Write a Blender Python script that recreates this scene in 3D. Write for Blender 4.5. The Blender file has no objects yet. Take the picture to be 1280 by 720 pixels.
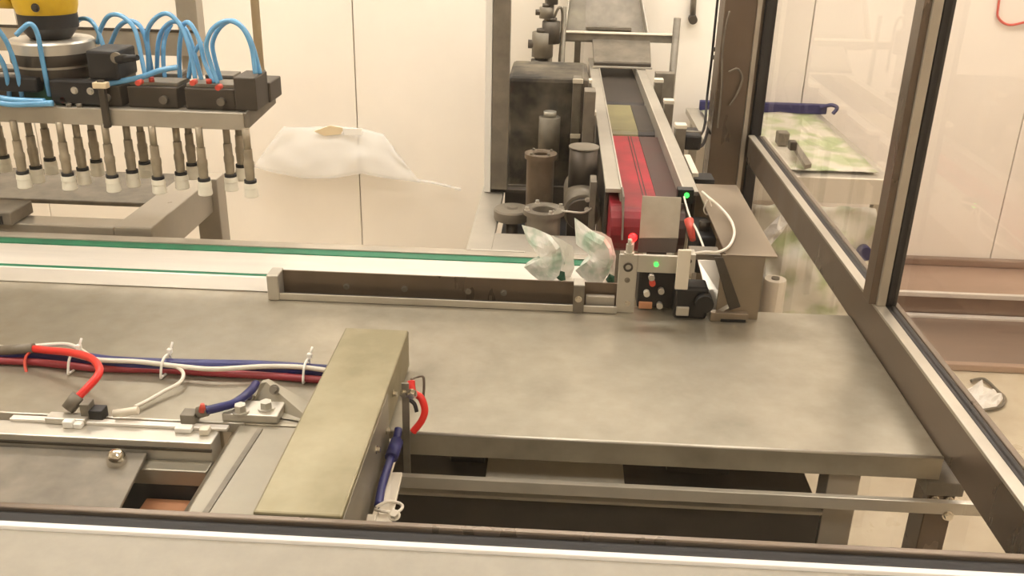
import bpy, bmesh, math, random
from mathutils import Vector, Matrix, noise
random.seed(7)
scene = bpy.context.scene
col = scene.collection
V = Vector

# ------------------------------------------------------------------ camera
F = 1179.0
CAM = V((0, 0, 1.65))
nd = V((-66, 2780, F)).normalized()                  # world down, in camera right/down/forward
dd = V((68, -500, F)); dd = (dd - nd * dd.dot(nd)).normalized()   # world depth
xx = nd.cross(dd)
if xx.x < 0: xx = -xx
RW = Matrix((xx, dd, -nd))                           # camera -> world
cam = bpy.data.cameras.new('camera')
cam.sensor_width = 36; cam.lens = F / 1280 * 36; cam.clip_start = 0.01
co = bpy.data.objects.new('camera', cam); col.objects.link(co)
r_, d_, f_ = RW.col[0], RW.col[1], RW.col[2]
co.matrix_world = Matrix(((r_[0], -d_[0], -f_[0], CAM[0]), (r_[1], -d_[1], -f_[1], CAM[1]),
                          (r_[2], -d_[2], -f_[2], CAM[2]), (0, 0, 0, 1)))
scene.camera = co

def at(u, v, y=None, z=None, x=None):
    """surveyed point: the photograph's pixel on a plane of the room (y, z or x in metres)"""
    r = RW @ V((u - 640, v - 360, F))
    if y is not None: t = (y - CAM.y) / r.y
    elif z is not None: t = (z - CAM.z) / r.z
    else: t = (x - CAM.x) / r.x
    return CAM + r * t

# ------------------------------------------------------------------ world, exposure
w = bpy.data.worlds.new('world'); scene.world = w; w.use_nodes = True
w.node_tree.nodes['Background'].inputs[0].default_value = (1.0, 0.97, 0.94, 1)
w.node_tree.nodes['Background'].inputs[1].default_value = 0.15
vs = scene.view_settings
vs.view_transform = 'Standard'; vs.look = 'None'; vs.gamma = 1; vs.use_curve_mapping = False
vs.exposure = 0.0
LAMP = 25.5                                           # strength of the ceiling luminaires
LAMPS = [(-1.5, -0.6), (1.5, -0.6), (-1.5, 1.6), (1.5, 1.6), (-1.5, 3.3), (1.6, 3.3), (0.1, 3.0)]

# ------------------------------------------------------------------ materials
def lin(c): return tuple(((x / 255) / 12.92 if x / 255 <= .04045 else ((x / 255 + .055) / 1.055) ** 2.4) for x in c)
MATS = {}
def mat(name, rgb, rough=.5, metal=0., var=.0, scale=8., stretch=(1, 1, 1), rgb2=None, bump=0., emit=None, estr=0., alpha=1., trans=0., spec=.5, rvar=0., ramp=(.35, .65)):
    m = bpy.data.materials.new(name); m.use_nodes = True
    nt = m.node_tree; b = nt.nodes['Principled BSDF']
    c = lin(rgb) + (1,)
    b.inputs['Base Color'].default_value = c
    b.inputs['Roughness'].default_value = rough; b.inputs['Metallic'].default_value = metal
    b.inputs['Specular IOR Level'].default_value = spec
    b.inputs['Alpha'].default_value = alpha
    b.inputs['Transmission Weight'].default_value = trans
    if emit:
        b.inputs['Emission Color'].default_value = lin(emit) + (1,); b.inputs['Emission Strength'].default_value = estr
    if var or rgb2 or bump or rvar:
        tc = nt.nodes.new('ShaderNodeTexCoord'); mp = nt.nodes.new('ShaderNodeMapping')
        mp.inputs['Scale'].default_value = stretch
        n = nt.nodes.new('ShaderNodeTexNoise'); n.inputs['Scale'].default_value = scale
        n.inputs['Detail'].default_value = 5; n.inputs['Roughness'].default_value = .6
        nt.links.new(tc.outputs['Object'], mp.inputs[0]); nt.links.new(mp.outputs[0], n.inputs['Vector'])
        if var or rgb2:
            r = nt.nodes.new('ShaderNodeValToRGB')
            r.color_ramp.elements[0].position, r.color_ramp.elements[1].position = ramp
            if rgb2: a, bb = lin(rgb), lin(rgb2)
            else: a = tuple(x * (1 - var) for x in c[:3]); bb = tuple(min(1, x * (1 + var)) for x in c[:3])
            r.color_ramp.elements[0].color = a + (1,); r.color_ramp.elements[1].color = bb + (1,)
            nt.links.new(n.outputs['Fac'], r.inputs[0]); nt.links.new(r.outputs[0], b.inputs['Base Color'])
        if rvar:
            mr = nt.nodes.new('ShaderNodeMapRange')
            mr.inputs['From Min'].default_value = .3; mr.inputs['From Max'].default_value = .7
            mr.inputs['To Min'].default_value = max(.02, rough - rvar); mr.inputs['To Max'].default_value = rough + rvar
            nt.links.new(n.outputs['Fac'], mr.inputs[0]); nt.links.new(mr.outputs[0], b.inputs['Roughness'])
        if bump:
            bp = nt.nodes.new('ShaderNodeBump'); bp.inputs['Strength'].default_value = bump; bp.inputs['Distance'].default_value = .01
            nt.links.new(n.outputs['Fac'], bp.inputs['Height']); nt.links.new(bp.outputs[0], b.inputs['Normal'])
    MATS[name] = m
    return m
def glassmat(name, tint, rough=0.02):
    m = bpy.data.materials.new(name); m.use_nodes = True; nt = m.node_tree; nt.nodes.clear()
    o = nt.nodes.new('ShaderNodeOutputMaterial'); mx = nt.nodes.new('ShaderNodeMixShader')
    t = nt.nodes.new('ShaderNodeBsdfTransparent'); t.inputs[0].default_value = tint + (1,)
    g = nt.nodes.new('ShaderNodeBsdfGlossy'); g.inputs['Roughness'].default_value = rough
    fr = nt.nodes.new('ShaderNodeFresnel'); fr.inputs[0].default_value = 1.3
    ge = nt.nodes.new('ShaderNodeNewGeometry'); inv = nt.nodes.new('ShaderNodeMath'); inv.operation = 'SUBTRACT'; inv.inputs[0].default_value = 1
    mu = nt.nodes.new('ShaderNodeMath'); mu.operation = 'MULTIPLY'      # only the outer face of the pane reflects
    nt.links.new(ge.outputs['Backfacing'], inv.inputs[1]); nt.links.new(inv.outputs[0], mu.inputs[0]); nt.links.new(fr.outputs[0], mu.inputs[1])
    nt.links.new(mu.outputs[0], mx.inputs[0]); nt.links.new(t.outputs[0], mx.inputs[1]); nt.links.new(g.outputs[0], mx.inputs[2])
    nt.links.new(mx.outputs[0], o.inputs[0]); MATS[name] = m
def filmmat(name, rgb, fac, rgb2=None, scale=14):
    """thin translucent plastic film, printed blotches in rgb2"""
    m = bpy.data.materials.new(name); m.use_nodes = True; nt = m.node_tree; b = nt.nodes['Principled BSDF']
    o = nt.nodes['Material Output']; mx = nt.nodes.new('ShaderNodeMixShader'); t = nt.nodes.new('ShaderNodeBsdfTransparent')
    mx.inputs[0].default_value = fac
    b.inputs['Base Color'].default_value = lin(rgb) + (1,); b.inputs['Roughness'].default_value = .3
    if rgb2:
        tc = nt.nodes.new('ShaderNodeTexCoord'); n = nt.nodes.new('ShaderNodeTexNoise'); n.inputs['Scale'].default_value = scale
        n.inputs['Detail'].default_value = 3
        r = nt.nodes.new('ShaderNodeValToRGB'); r.color_ramp.elements[0].position = .44; r.color_ramp.elements[1].position = .6
        r.color_ramp.elements[0].color = lin(rgb) + (1,); r.color_ramp.elements[1].color = lin(rgb2) + (1,)
        nt.links.new(tc.outputs['Object'], n.inputs['Vector']); nt.links.new(n.outputs['Fac'], r.inputs[0]); nt.links.new(r.outputs[0], b.inputs['Base Color'])
    nt.links.new(t.outputs[0], mx.inputs[1]); nt.links.new(b.outputs[0], mx.inputs[2]); nt.links.new(mx.outputs[0], o.inputs[0])
    MATS[name] = m

mat('wallpanel', (244, 235, 222), .45, var=.03, scale=2.5, rvar=.08)
mat('wallback', (120, 110, 98), .7)
mat('ceiling', (235, 230, 220), .7, var=.02)
mat('floor', (206, 194, 170), .35, rgb2=(190, 176, 152), scale=5, rvar=.1)
mat('steel', (180, 172, 158), .36, .55, var=.13, scale=5, stretch=(1, 1, 1), rvar=.09, bump=.03)
mat('steelmatte', (150, 143, 128), .42, .6, var=.12, scale=8, rvar=.1)
mat('steelplate', (170, 162, 145), .38, .55, rgb2=(138, 130, 114), scale=7, rvar=.1, bump=.04, ramp=(.3, .7))
mat('steelbrown', (112, 98, 84), .32, .55, var=.15, scale=6, stretch=(1, 1, .3), rvar=.1)
mat('steelwarm', (152, 139, 122), .36, .75, var=.12, scale=6, rvar=.1)
mat('railgrey', (176, 169, 156), .4, .4, var=.06, scale=10)
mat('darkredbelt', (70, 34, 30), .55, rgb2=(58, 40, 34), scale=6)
mat('redcable', (150, 44, 54), .4)
mat('steelolive', (160, 151, 124), .42, .55, rgb2=(136, 127, 99), scale=6, rvar=.1, bump=.03)
mat('alu', (196, 190, 178), .38, .6, var=.06, scale=12)
mat('lightmetal', (226, 219, 209), .4, .25, var=.06, scale=10, stretch=(.3, 3, 1))
mat('chrome', (225, 220, 210), .12, 1.)
mat('darksteel', (82, 75, 67), .45, .6, var=.12, scale=12)
mat('castgrey', (124, 116, 103), .5, .3, var=.2, scale=18)
mat('bronzegrey', (108, 94, 78), .45, .55, var=.2, scale=20)
mat('black', (22, 20, 20), .5, var=.2, scale=20)
mat('rubber', (30, 26, 25), .55)
mat('offwhite', (224, 214, 196), .5, .1, var=.03, scale=20)
mat('white', (240, 236, 228), .45)
mat('sillpaint', (160, 153, 138), .45, var=.05, scale=30)
mat('cupwhite', (236, 230, 214), .4)
mat('stemgrey', (158, 146, 126), .4, .4, var=.15, scale=30)
mat('redbelt', (168, 16, 40), .55, rgb2=(120, 14, 26), scale=7)
mat('olivebelt', (132, 124, 82), .5, rgb2=(112, 102, 68), scale=7)
mat('darkbelt', (50, 42, 36), .6, var=.25, scale=9)
mat('greenbelt', (18, 112, 78), .45, var=.15, scale=14)
mat('greenpaint', (22, 84, 58), .5, var=.2, scale=14)
mat('yellow', (226, 186, 28), .4, rgb2=(200, 158, 20), scale=9)
mat('bluehose', (104, 168, 214), .18, var=.12, scale=20, spec=.8)
mat('bluecable', (36, 38, 100), .4, var=.2, scale=20)
mat('redhose', (222, 42, 34), .35, var=.1, scale=20)
mat('redfit', (206, 74, 56), .4)
mat('whitecable', (226, 218, 204), .45)
mat('tan', (222, 202, 166), .5)
mat('orange', (190, 134, 96), .6, var=.1)
mat('cloudy', (112, 102, 86), .75, .0, rgb2=(38, 33, 28), scale=8, ramp=(.36, .6))
mat('darkblue', (44, 42, 92), .5)
mat('plinth', (186, 160, 142), .3, .45, var=.08, scale=4, stretch=(.3, 1, 1))
mat('plinthdark', (150, 130, 116), .3, .5, var=.1, scale=4, stretch=(.3, 1, 1))
mat('redled', (255, 20, 20), .4, emit=(255, 16, 18), estr=9)
mat('greenled', (60, 255, 90), .4, emit=(60, 255, 80), estr=3)
mat('lamp', (255, 250, 240), .5, emit=(255, 249, 243), estr=LAMP)
glassmat('pane', (.955, .955, .94)); glassmat('paneright', (.95, .93, .915))
filmmat('film', (236, 232, 222), .62)
filmmat('pouch', (242, 240, 232), .93, (176, 200, 178), 22)
filmmat('printfilm', (218, 210, 192), .92, (172, 184, 136), 9)
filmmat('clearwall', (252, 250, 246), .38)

# ------------------------------------------------------------------ object helpers
WL = {}                                              # world location of each object's origin
def props(o, label=None, cat=None, group=None, kind=None):
    if label: o['label'] = label
    if cat: o['category'] = cat
    if group: o['group'] = group
    if kind: o['kind'] = kind
    return o
def thing(name, label, cat, loc, group=None):
    o = bpy.data.objects.new(name, None); col.objects.link(o); o.empty_display_size = .05
    o.location = loc; WL[o.name] = V(loc)
    return props(o, label, cat, group)
def put(name, bm, m, parent=None, smooth=False, label=None):
    base = WL[parent.name] if parent else V((0, 0, 0))
    if parent is None:
        c = [v.co for v in bm.verts]
        base = V(((min(p.x for p in c) + max(p.x for p in c)) / 2, (min(p.y for p in c) + max(p.y for p in c)) / 2, min(p.z for p in c)))
    for v in bm.verts: v.co -= base
    bmesh.ops.recalc_face_normals(bm, faces=bm.faces)
    me = bpy.data.meshes.new(name); bm.to_mesh(me); bm.free()
    if smooth:
        for p in me.polygons: p.use_smooth = True
    me.materials.append(MATS[m])
    o = bpy.data.objects.new(name, me); col.objects.link(o)
    if parent: o.parent = parent
    else: o.location = base
    WL[o.name] = base
    if label: o['label'] = label
    return o
def bm_box(bm, x0, x1, y0, y1, z0, z1, bev=0.):
    r = bmesh.ops.create_cube(bm, size=1)
    vs_ = r['verts']
    for v in vs_:
        v.co = V(((x0 + x1) / 2 + v.co.x * (x1 - x0), (y0 + y1) / 2 + v.co.y * (y1 - y0), (z0 + z1) / 2 + v.co.z * (z1 - z0)))
    if bev:
        es = list({e for v in vs_ for e in v.link_edges})
        bmesh.ops.bevel(bm, geom=es, offset=bev, segments=2, profile=.5, affect='EDGES')
    return bm
def box(name, x0, x1, y0, y1, z0, z1, m, parent=None, bev=.0015, label=None):
    return put(name, bm_box(bmesh.new(), x0, x1, y0, y1, z0, z1, bev), m, parent, label=label)
def bm_cyl(bm, p0, p1, r0, r1=None, n=20):
    p0, p1 = V(p0), V(p1); r1 = r0 if r1 is None else r1
    a = (p1 - p0).normalized(); u = a.orthogonal().normalized(); w_ = a.cross(u)
    A, B = [], []
    for i in range(n):
        t = 2 * math.pi * i / n; q = u * math.cos(t) + w_ * math.sin(t)
        A.append(bm.verts.new(p0 + q * r0)); B.append(bm.verts.new(p1 + q * r1))
    for i in range(n):
        j = (i + 1) % n; bm.faces.new((A[i], A[j], B[j], B[i]))
    bm.faces.new(A[::-1]); bm.faces.new(B)
    return bm
def cyl(name, p0, p1, r0, m, parent=None, r1=None, n=20, label=None):
    o = put(name, bm_cyl(bmesh.new(), p0, p1, r0, r1, n), m, parent, label=label)
    for p in o.data.polygons: p.use_smooth = len(p.vertices) == 4
    return o
def lathe(name, c, prof, m, parent=None, n=32, label=None):
    """prof: list of (r, z) from the outside bottom round to the inside"""
    bm = bmesh.new(); rings = []
    for r, z in prof:
        rings.append([bm.verts.new((c[0] + r * math.cos(2 * math.pi * i / n), c[1] + r * math.sin(2 * math.pi * i / n), z)) for i in range(n)] if r > 1e-6 else [bm.verts.new((c[0], c[1], z))])
    for A, B in zip(rings, rings[1:]):
        for i in range(n):
            j = (i + 1) % n
            if len(A) == 1 and len(B) == 1: continue
            if len(A) == 1: bm.faces.new((A[0], B[i], B[j]))
            elif len(B) == 1: bm.faces.new((A[i], A[j], B[0]))
            else: bm.faces.new((A[i], A[j], B[j], B[i]))
    o = put(name, bm, m, parent, label=label)
    mod = o.modifiers.new('edges', 'EDGE_SPLIT'); mod.split_angle = math.radians(35)
    for p in o.data.polygons: p.use_smooth = True
    return o
def smooth_path(pts, k=8):
    P = [V(p) for p in pts]
    if len(P) < 3: return P
    out = []
    for i in range(len(P) - 1):
        p0 = P[max(i - 1, 0)]; p1 = P[i]; p2 = P[i + 1]; p3 = P[min(i + 2, len(P) - 1)]
        for s in range(k):
            t = s / k
            out.append(.5 * ((2 * p1) + (p2 - p0) * t + (2 * p0 - 5 * p1 + 4 * p2 - p3) * t * t + (3 * p1 - p0 - 3 * p2 + p3) * t ** 3))
    out.append(P[-1]); return out
def tube(name, pts, r, m, parent=None, n=8, k=8, label=None):
    P = smooth_path(pts, k); bm = bmesh.new(); rings = []
    t0 = (P[1] - P[0]).normalized(); u = t0.orthogonal().normalized()
    for i, p in enumerate(P):
        t = (P[min(i + 1, len(P) - 1)] - P[max(i - 1, 0)]).normalized()
        u = (u - t * u.dot(t)).normalized(); w_ = t.cross(u)
        rings.append([bm.verts.new(p + (u * math.cos(2 * math.pi * q / n) + w_ * math.sin(2 * math.pi * q / n)) * r) for q in range(n)])
    for A, B in zip(rings, rings[1:]):
        for i in range(n): bm.faces.new((A[i], A[(i + 1) % n], B[(i + 1) % n], B[i]))
    bm.faces.new(rings[0][::-1]); bm.faces.new(rings[-1])
    return put(name, bm, m, parent, smooth=True, label=label)
def prism(name, pts, d, m, parent=None, bev=.001, label=None):
    """flat polygon of world points, pushed out by the vector d"""
    bm = bmesh.new(); d = V(d)
    A = [bm.verts.new(V(p)) for p in pts]; B = [bm.verts.new(V(p) + d) for p in pts]
    n = len(A)
    bm.faces.new(A); bm.faces.new(B[::-1])
    for i in range(n): bm.faces.new((A[i], B[i], B[(i + 1) % n], A[(i + 1) % n]))
    bmesh.ops.recalc_face_normals(bm, faces=bm.faces)
    if bev: bmesh.ops.bevel(bm, geom=list(bm.edges), offset=bev, segments=1, affect='EDGES')
    return put(name, bm, m, parent, label=label)
def sheet(name, fn, nu, nv, th, m, parent=None, label=None):
    """thin sheet fn(u,v)->point with real thickness th"""
    bm = bmesh.new(); g = [[bm.verts.new(fn(i / nu, j / nv)) for j in range(nv + 1)] for i in range(nu + 1)]
    for i in range(nu):
        for j in range(nv): bm.faces.new((g[i][j], g[i + 1][j], g[i + 1][j + 1], g[i][j + 1]))
    bmesh.ops.recalc_face_normals(bm, faces=bm.faces)
    bmesh.ops.solidify(bm, geom=list(bm.faces), thickness=th)
    return put(name, bm, m, parent, smooth=True, label=label)
def pillow(name, outline, depth, m, parent=None, rings=5, crease=.004, seed=0, label=None, push=V((0, -1, 0))):
    """crumpled bag: outline of world points, bulging by depth to both sides"""
    P = [V(p) for p in outline]; n = len(P); c = sum(P, V()) / n
    bm = bmesh.new(); sides = []
    rim = [bm.verts.new(p) for p in P]
    for s in (1, -1):
        prev = rim
        for k in range(1, rings):
            t = k / rings; cur = []
            for i, p in enumerate(P):
                q = p.lerp(c, t); b = math.sin(t * math.pi / 2) ** .7 * depth * s
                nz = noise.noise(q * 38 + V((seed, s * 3, 0))) * crease * 2.2
                cur.append(bm.verts.new(q + push * (b + nz) + V((nz * .5, 0, nz * .4))))
            for i in range(n): bm.faces.new((prev[i], prev[(i + 1) % n], cur[(i + 1) % n], cur[i]))
            prev = cur
        top = bm.verts.new(c + push * depth * s)
        for i in range(n): bm.faces.new((prev[i], prev[(i + 1) % n], top))
    return put(name, bm, m, parent, smooth=False, label=label)
def densify(pts, k=3):
    out = []
    for i in range(len(pts)):
        a, b = V(pts[i]), V(pts[(i + 1) % len(pts)])
        for j in range(k): out.append(a.lerp(b, j / k))
    return out
HEX = {}
def bolt(p, ax, r, h, m='chrome', parent=None, name='bolt'):
    """hex bolt head whose foot stands at p, pointing along ax; mesh data shared per size"""
    key = (round(r, 4), round(h, 4), m)
    if key not in HEX:
        bm = bm_cyl(bmesh.new(), (0, 0, 0), (0, 0, h), r, r * .94, 6); me = bpy.data.meshes.new('bolt')
        bm_cyl(bm, (0, 0, 0), (0, 0, h * .18), r * 1.35, None, 12)
        bmesh.ops.recalc_face_normals(bm, faces=bm.faces); bm.to_mesh(me); bm.free(); me.materials.append(MATS[m]); HEX[key] = me
    o = bpy.data.objects.new(name, HEX[key]); col.objects.link(o)
    base = WL[parent.name]; o.parent = parent; o.location = V(p) - base
    o.rotation_euler = V(ax).to_track_quat('Z', 'Y').to_euler(); WL[o.name] = V(p)
    return o

# ================================================================== THE ROOM
RX0, RX1, RY0, RY1, RH = -3.0, 3.2, -2.4, 4.1, 2.9
def struct(o): o['kind'] = 'structure'; return o
struct(box('floor', RX0, RX1, RY0, RY1 + .2, -.1, 0, 'floor', bev=0))
struct(box('ceiling', RX0, RX1, RY0, RY1 + .2, RH, RH + .1, 'ceiling', bev=0))
wb = struct(box('wall_back', RX0, RX1, RY1 + .03, RY1 + .15, 0, RH, 'wallback', bev=0))
seams = [RX0, -2.36, -.885, .07, 1.045, 1.987, RX1]
for a, b in zip(seams, seams[1:]):
    box('panel', a + .002, b - .002, RY1, RY1 + .03, 0, RH, 'wallpanel', wb, bev=.003)
struct(box('wall_front', RX0, RX1, RY0 - .1, RY0, 0, RH, 'wallpanel', bev=0))
struct(box('wall_left', RX0 - .1, RX0, RY0, RY1 + .15, 0, RH, 'wallpanel', bev=0))
struct(box('wall_right', RX1, RX1 + .1, RY0, RY1 + .15, 0, RH, 'wallpanel', bev=0))
for i, (lx, ly) in enumerate(LAMPS):
    t = thing('ceiling_light', 'white rectangular ceiling light panel overhead', 'ceiling light', (lx, ly, RH - .05), 'ceiling light panels')
    box('housing', lx - .62, lx + .62, ly - .17, ly + .17, RH - .045, RH - .001, 'white', t)
    box('diffuser', lx - .6, lx + .6, ly - .15, ly + .15, RH - .052, RH - .046, 'lamp', t, bev=0)

# stepped plinth along the back wall on the right
t = thing('stepped_plinth', 'low brown metal stepped plinth running along the foot of the wall', 'plinth', (2.1, 3.7, 0))
box('lower_tread', 1.15, RX1 - .01, 3.28, 3.74, .002, .02, 'plinthdark', t)
box('edge_strip', 1.15, RX1 - .01, 3.255, 3.285, .002, .03, 'plinth', t, bev=.004)
box('riser', 1.15, RX1 - .01, 3.735, 3.76, .02, .105, 'plinthdark', t)
box('upper_tread', 1.15, RX1 - .01, 3.73, 4.09, .105, .12, 'plinth', t)
box('nosing', 1.15, RX1 - .01, 3.722, 3.742, .105, .128, 'lightmetal', t, bev=.004)
box('nosing', 1.15, RX1 - .01, 3.70, 3.728, .015, .032, 'lightmetal', t, bev=.004)
box('cove', 1.15, RX1 - .01, 4.06, 4.098, .12, .155, 'plinthdark', t, bev=.006)

# ================================================================== GUARD FRAMES (near, right, rear)
# front guard: sill bar with rubber gasket and a pane standing in it
t = thing('front_guard', 'pale front sill bar with black gasket carrying the clear guard pane', 'guard frame', (-.3, .85, 0))
box('sill_bar', -2.2, .66, .74, .852, .90, .968, 'sillpaint', t, bev=.006)
box('edge_strip', -2.2, .66, .848, .857, .955, .9725, 'white', t, bev=.001)
box('gasket', -2.2, .66, .857, .884, .94, .966, 'rubber', t, bev=.003)
box('inner_strip', -2.2, .66, .884, .894, .93, .971, 'steelbrown', t, bev=.002)
box('lower_panel', -2.2, .66, .78, .80, .08, .90, 'sillpaint', t)
pn = box('glass_pane', -2.2, .575, .868, .873, .966, 2.3, 'pane', t, bev=0)
# right guard
t = thing('side_guard', 'brown steel side guard frame with clear panes beside the machine table', 'guard frame', (.6, 1.9, 0))
box('bottom_rail', .586, .606, .85, 2.86, .892, .968, 'steelbrown', t, bev=.002)
box('top_strip', .584, .603, .85, 2.86, .968, .974, 'steel', t, bev=.001)
box('gasket', .603, .622, .85, 2.86, .93, .972, 'rubber', t, bev=.003)
box('outer_strip', .622, .632, .85, 2.86, .905, .973, 'steelbrown', t)
box('post', .574, .604, 1.585, 1.625, .974, 2.4, 'steelbrown', t)
box('post_strip', .586, .602, 1.578, 1.586, .974, 2.4, 'steel', t)
box('gasket', .604, .622, 1.58, 1.62, .974, 2.4, 'rubber', t)
box('post', .475, .592, 2.88, 2.98, .02, 2.4, 'steelbrown', t, bev=.003)
box('foot', .46, .605, 2.865, 2.995, .0, .02, 'darksteel', t)
box('post_strip', .568, .582, 2.872, 2.881, .3, 2.4, 'steel', t)
box('gasket', .592, .622, 2.86, 2.9, .3, 2.4, 'rubber', t)
box('post', .575, .63, .87, .94, .0, .905, 'steelbrown', t, bev=.003)
box('glass_pane', .610, .614, .9, 1.58, .972, 2.4, 'paneright', t, bev=0)
box('glass_pane', .610, .614, 1.62, 2.87, .972, 2.4, 'paneright', t, bev=0)
box('glass_pane', .610, .614, .95, 2.87, .3, .93, 'paneright', t, bev=0)
box('glass_sill', .60, .625, .94, 2.88, .27, .30, 'steelbrown', t)
# stub post under the side rail, with bolted clamp
t = thing('support_post', 'short brown steel post with a bolted clamp under the side guard rail', 'post', (.6, 1.23, 0))
box('post', .575, .615, 1.205, 1.255, .03, .85, 'steelbrown', t)
box('clamp_plate', .568, .622, 1.198, 1.262, .835, .858, 'castgrey', t)
bolt((.585, 1.204, .825), (0, -1, 0), .005, .006, parent=t); bolt((.606, 1.204, .825), (0, -1, 0), .005, .006, parent=t)
bm = bmesh.new(); bm_box(bm, .55, .64, 1.18, 1.28, 0, .03, .004); put('foot', bm, 'castgrey', t)
# rear guard: one post with base rail and pane
t = thing('rear_guard', 'grey upright guard post with white edge strip beside the drive unit', 'guard frame', (-.15, 2.42, .9))
box('post', -.168, -.125, 2.4, 2.44, .905, 2.3, 'castgrey', t)
box('edge_strip', -.186, -.169, 2.40, 2.43, .905, 2.3, 'white', t)
box('base_rail', -.168, -.05, 2.40, 2.43, .905, .915, 'darksteel', t)
box('glass_pane', -.125, .06, 2.415, 2.42, .915, 2.3, 'pane', t, bev=0)

# ================================================================== MACHINE TABLE
t = thing('machine_table', 'broad brushed stainless steel machine table with folded front lip', 'machine table', (0, 1.45, 0))
box('table_top', -2.0, .583, 1.203, 1.70, .885, .9, 'steelplate', t, bev=.002)
box('front_lip', -.2, .583, 1.2, 1.2035, .862, .899, 'steelplate', t, bev=.001)
bm = bm_cyl(bmesh.new(), (-.2, 1.2025, .8985), (.583, 1.2025, .8985), .0028, None, 10); put('lip_bend', bm, 'alu', t, True)
box('side_lip', .5805, .584, 1.203, 1.70, .862, .899, 'steelplate', t, bev=.001)
for lx, ly in ((.43, 1.22), (.43, 1.62), (-.7, 1.62), (-1.8, 1.62)):
    box('leg', lx, lx + .048, ly, ly + .045, .02, .885, 'steel', t)
    cyl('foot', (lx + .024, ly + .022, 0), (lx + .024, ly + .022, .02), .03, 'rubber', t)
tb = box('cross_tube', -.25, .66, 1.165, 1.175, .826, .846, 'alu', t, bev=.001)
bolt((.59, 1.165, .825), (0, -1, 0), .006, .006, parent=t)
box('cable_duct', -.24, .425, 1.212, 1.40, .55, .786, 'darksteel', t)
box('floor_glimpse', -.09, .13, 1.216, 1.40, .786, .79, 'offwhite', t)  # pale slab added as the bright floor glimpsed through the gap
box('duct_lip', -.24, .425, 1.203, 1.215, .786, .792, 'alu', t)
box('strut', .33, .345, 1.5, 1.53, .2, .885, 'darksteel', t)
box('hanger', -.15, -.095, 1.3, 1.42, .786, .885, 'black', t)
box('hanger', .2, .3, 1.3, 1.42, .786, .885, 'darksteel', t)

# ================================================================== MAIN CONVEYOR
t = thing('belt_conveyor', 'long pale slide-bed conveyor with two narrow green belts', 'conveyor', (-.9, 1.8, 0))
box('slide_bed', -2.0, .12, 1.728, 1.84, .905, .926, 'lightmetal', t)
prism('near_flange', [(-2.0, 1.695, .901), (-2.0, 1.71, .926), (-2.0, 1.715, .926), (-2.0, 1.715, .90)], (1.46, 0, 0), 'lightmetal', t)
box('belt', -2.0, .12, 1.7155, 1.728, .905, .9255, 'greenbelt', t, bev=.001)
box('belt', -2.0, .12, 1.84, 1.868, .905, .928, 'greenbelt', t, bev=.001)
box('back_rail', -2.0, .1, 1.868, 1.892, .90, .931, 'steel', t)
box('back_rail_groove', -2.0, .1, 1.892, 1.905, .90, .915, 'darksteel', t)
box('back_ledge', -2.0, -.19, 1.905, 1.965, .895, .906, 'steel', t)
for lx in (-1.7, -.7, .02):
    box('leg', lx, lx + .04, 1.76, 1.80, 0, .905, 'steel', t)

# deck behind the conveyor carrying the drive unit
t = thing('drive_deck', 'flat steel deck plate with a cut-out behind the conveyor end', 'deck plate', (-.05, 2.2, 0))
box('deck_plate', -.192, -.135, 1.97, 2.5, .885, .902, 'railgrey', t)
box('deck_plate', -.135, .107, 1.97, 2.09, .885, .902, 'railgrey', t)
box('front_edge', -.18, -.06, 1.962, 1.97, .885, .906, 'alu', t)
box('well_floor', -.135, .107, 2.09, 2.5, .80, .81, 'black', t)
box('well_back', -.135, .107, 2.49, 2.5, .81, .90, 'darksteel', t)
for lx in (-.18, .068): box('leg', lx, lx + .035, 2.3, 2.335, 0, .8, 'steel', t)

# ================================================================== GUIDE CHANNEL on the table
t = thing('guide_channel', 'long open stainless guide channel with bolts lying along the conveyor edge', 'guide channel', (-.2, 1.68, .9))
box('back_wall', -.525, .13, 1.69, 1.694, .9, .951, 'steelbrown', t, bev=.0008)
box('floor_flange', -.525, .13, 1.662, 1.69, .901, .905, 'darksteel', t, bev=.0005)
box('front_lip', -.525, .13, 1.659, 1.6625, .901, .915, 'alu', t, bev=.001)
box('end_block', -.548, -.525, 1.656, 1.70, .9, .953, 'alu', t, bev=.003)
for bx in (-.40, -.285, -.16, -.09):
    bolt((bx, 1.69, .922), (0, -1, 0), .005, .004, 'castgrey', t)
tb = box('bracket', .045, .066, 1.655, 1.659, .9, .958, 'castgrey', t)
box('bracket_top', .045, .066, 1.659, 1.694, .955, .958, 'alu', t)
bolt((.055, 1.655, .93), (0, -1, 0), .005, .004, 'chrome', t)
box('inner_bar', .07, .125, 1.672, 1.684, .905, .93, 'railgrey', t)

# ================================================================== INFEED CONVEYOR (red belt)
t = thing('infeed_conveyor', 'narrow infeed conveyor with red belt between two pale side rails', 'conveyor', (.22, 2.9, 0))
def belt_loop(name, y0, y1, x0, x1, z, r, m):
    bm = bmesh.new(); prof = []
    for i in range(9):
        a = math.pi / 2 + math.pi * i / 8; prof.append((y0 + r * math.cos(a), z - r + r * math.sin(a)))
    for i in range(9):
        a = -math.pi / 2 + math.pi * i / 8; prof.append((y1 + r * math.cos(a), z - r + r * math.sin(a)))
    A = [bm.verts.new((x0, y, q)) for y, q in prof]; B = [bm.verts.new((x1, y, q)) for y, q in prof]
    n = len(A); bm.faces.new(A); bm.faces.new(B[::-1])
    for i in range(n): bm.faces.new((A[i], B[i], B[(i + 1) % n], A[(i + 1) % n]))
    return put(name, bm, m, t)
belt_loop('belt', 2.02, 2.68, .128, .236, 1.0, .05, 'redbelt')
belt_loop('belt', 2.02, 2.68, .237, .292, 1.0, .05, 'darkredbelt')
for sx in (.205, .213): box('belt_seam', sx, sx + .002, 2.05, 2.68, .9995, 1.0012, 'darkbelt', t, bev=0)
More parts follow.
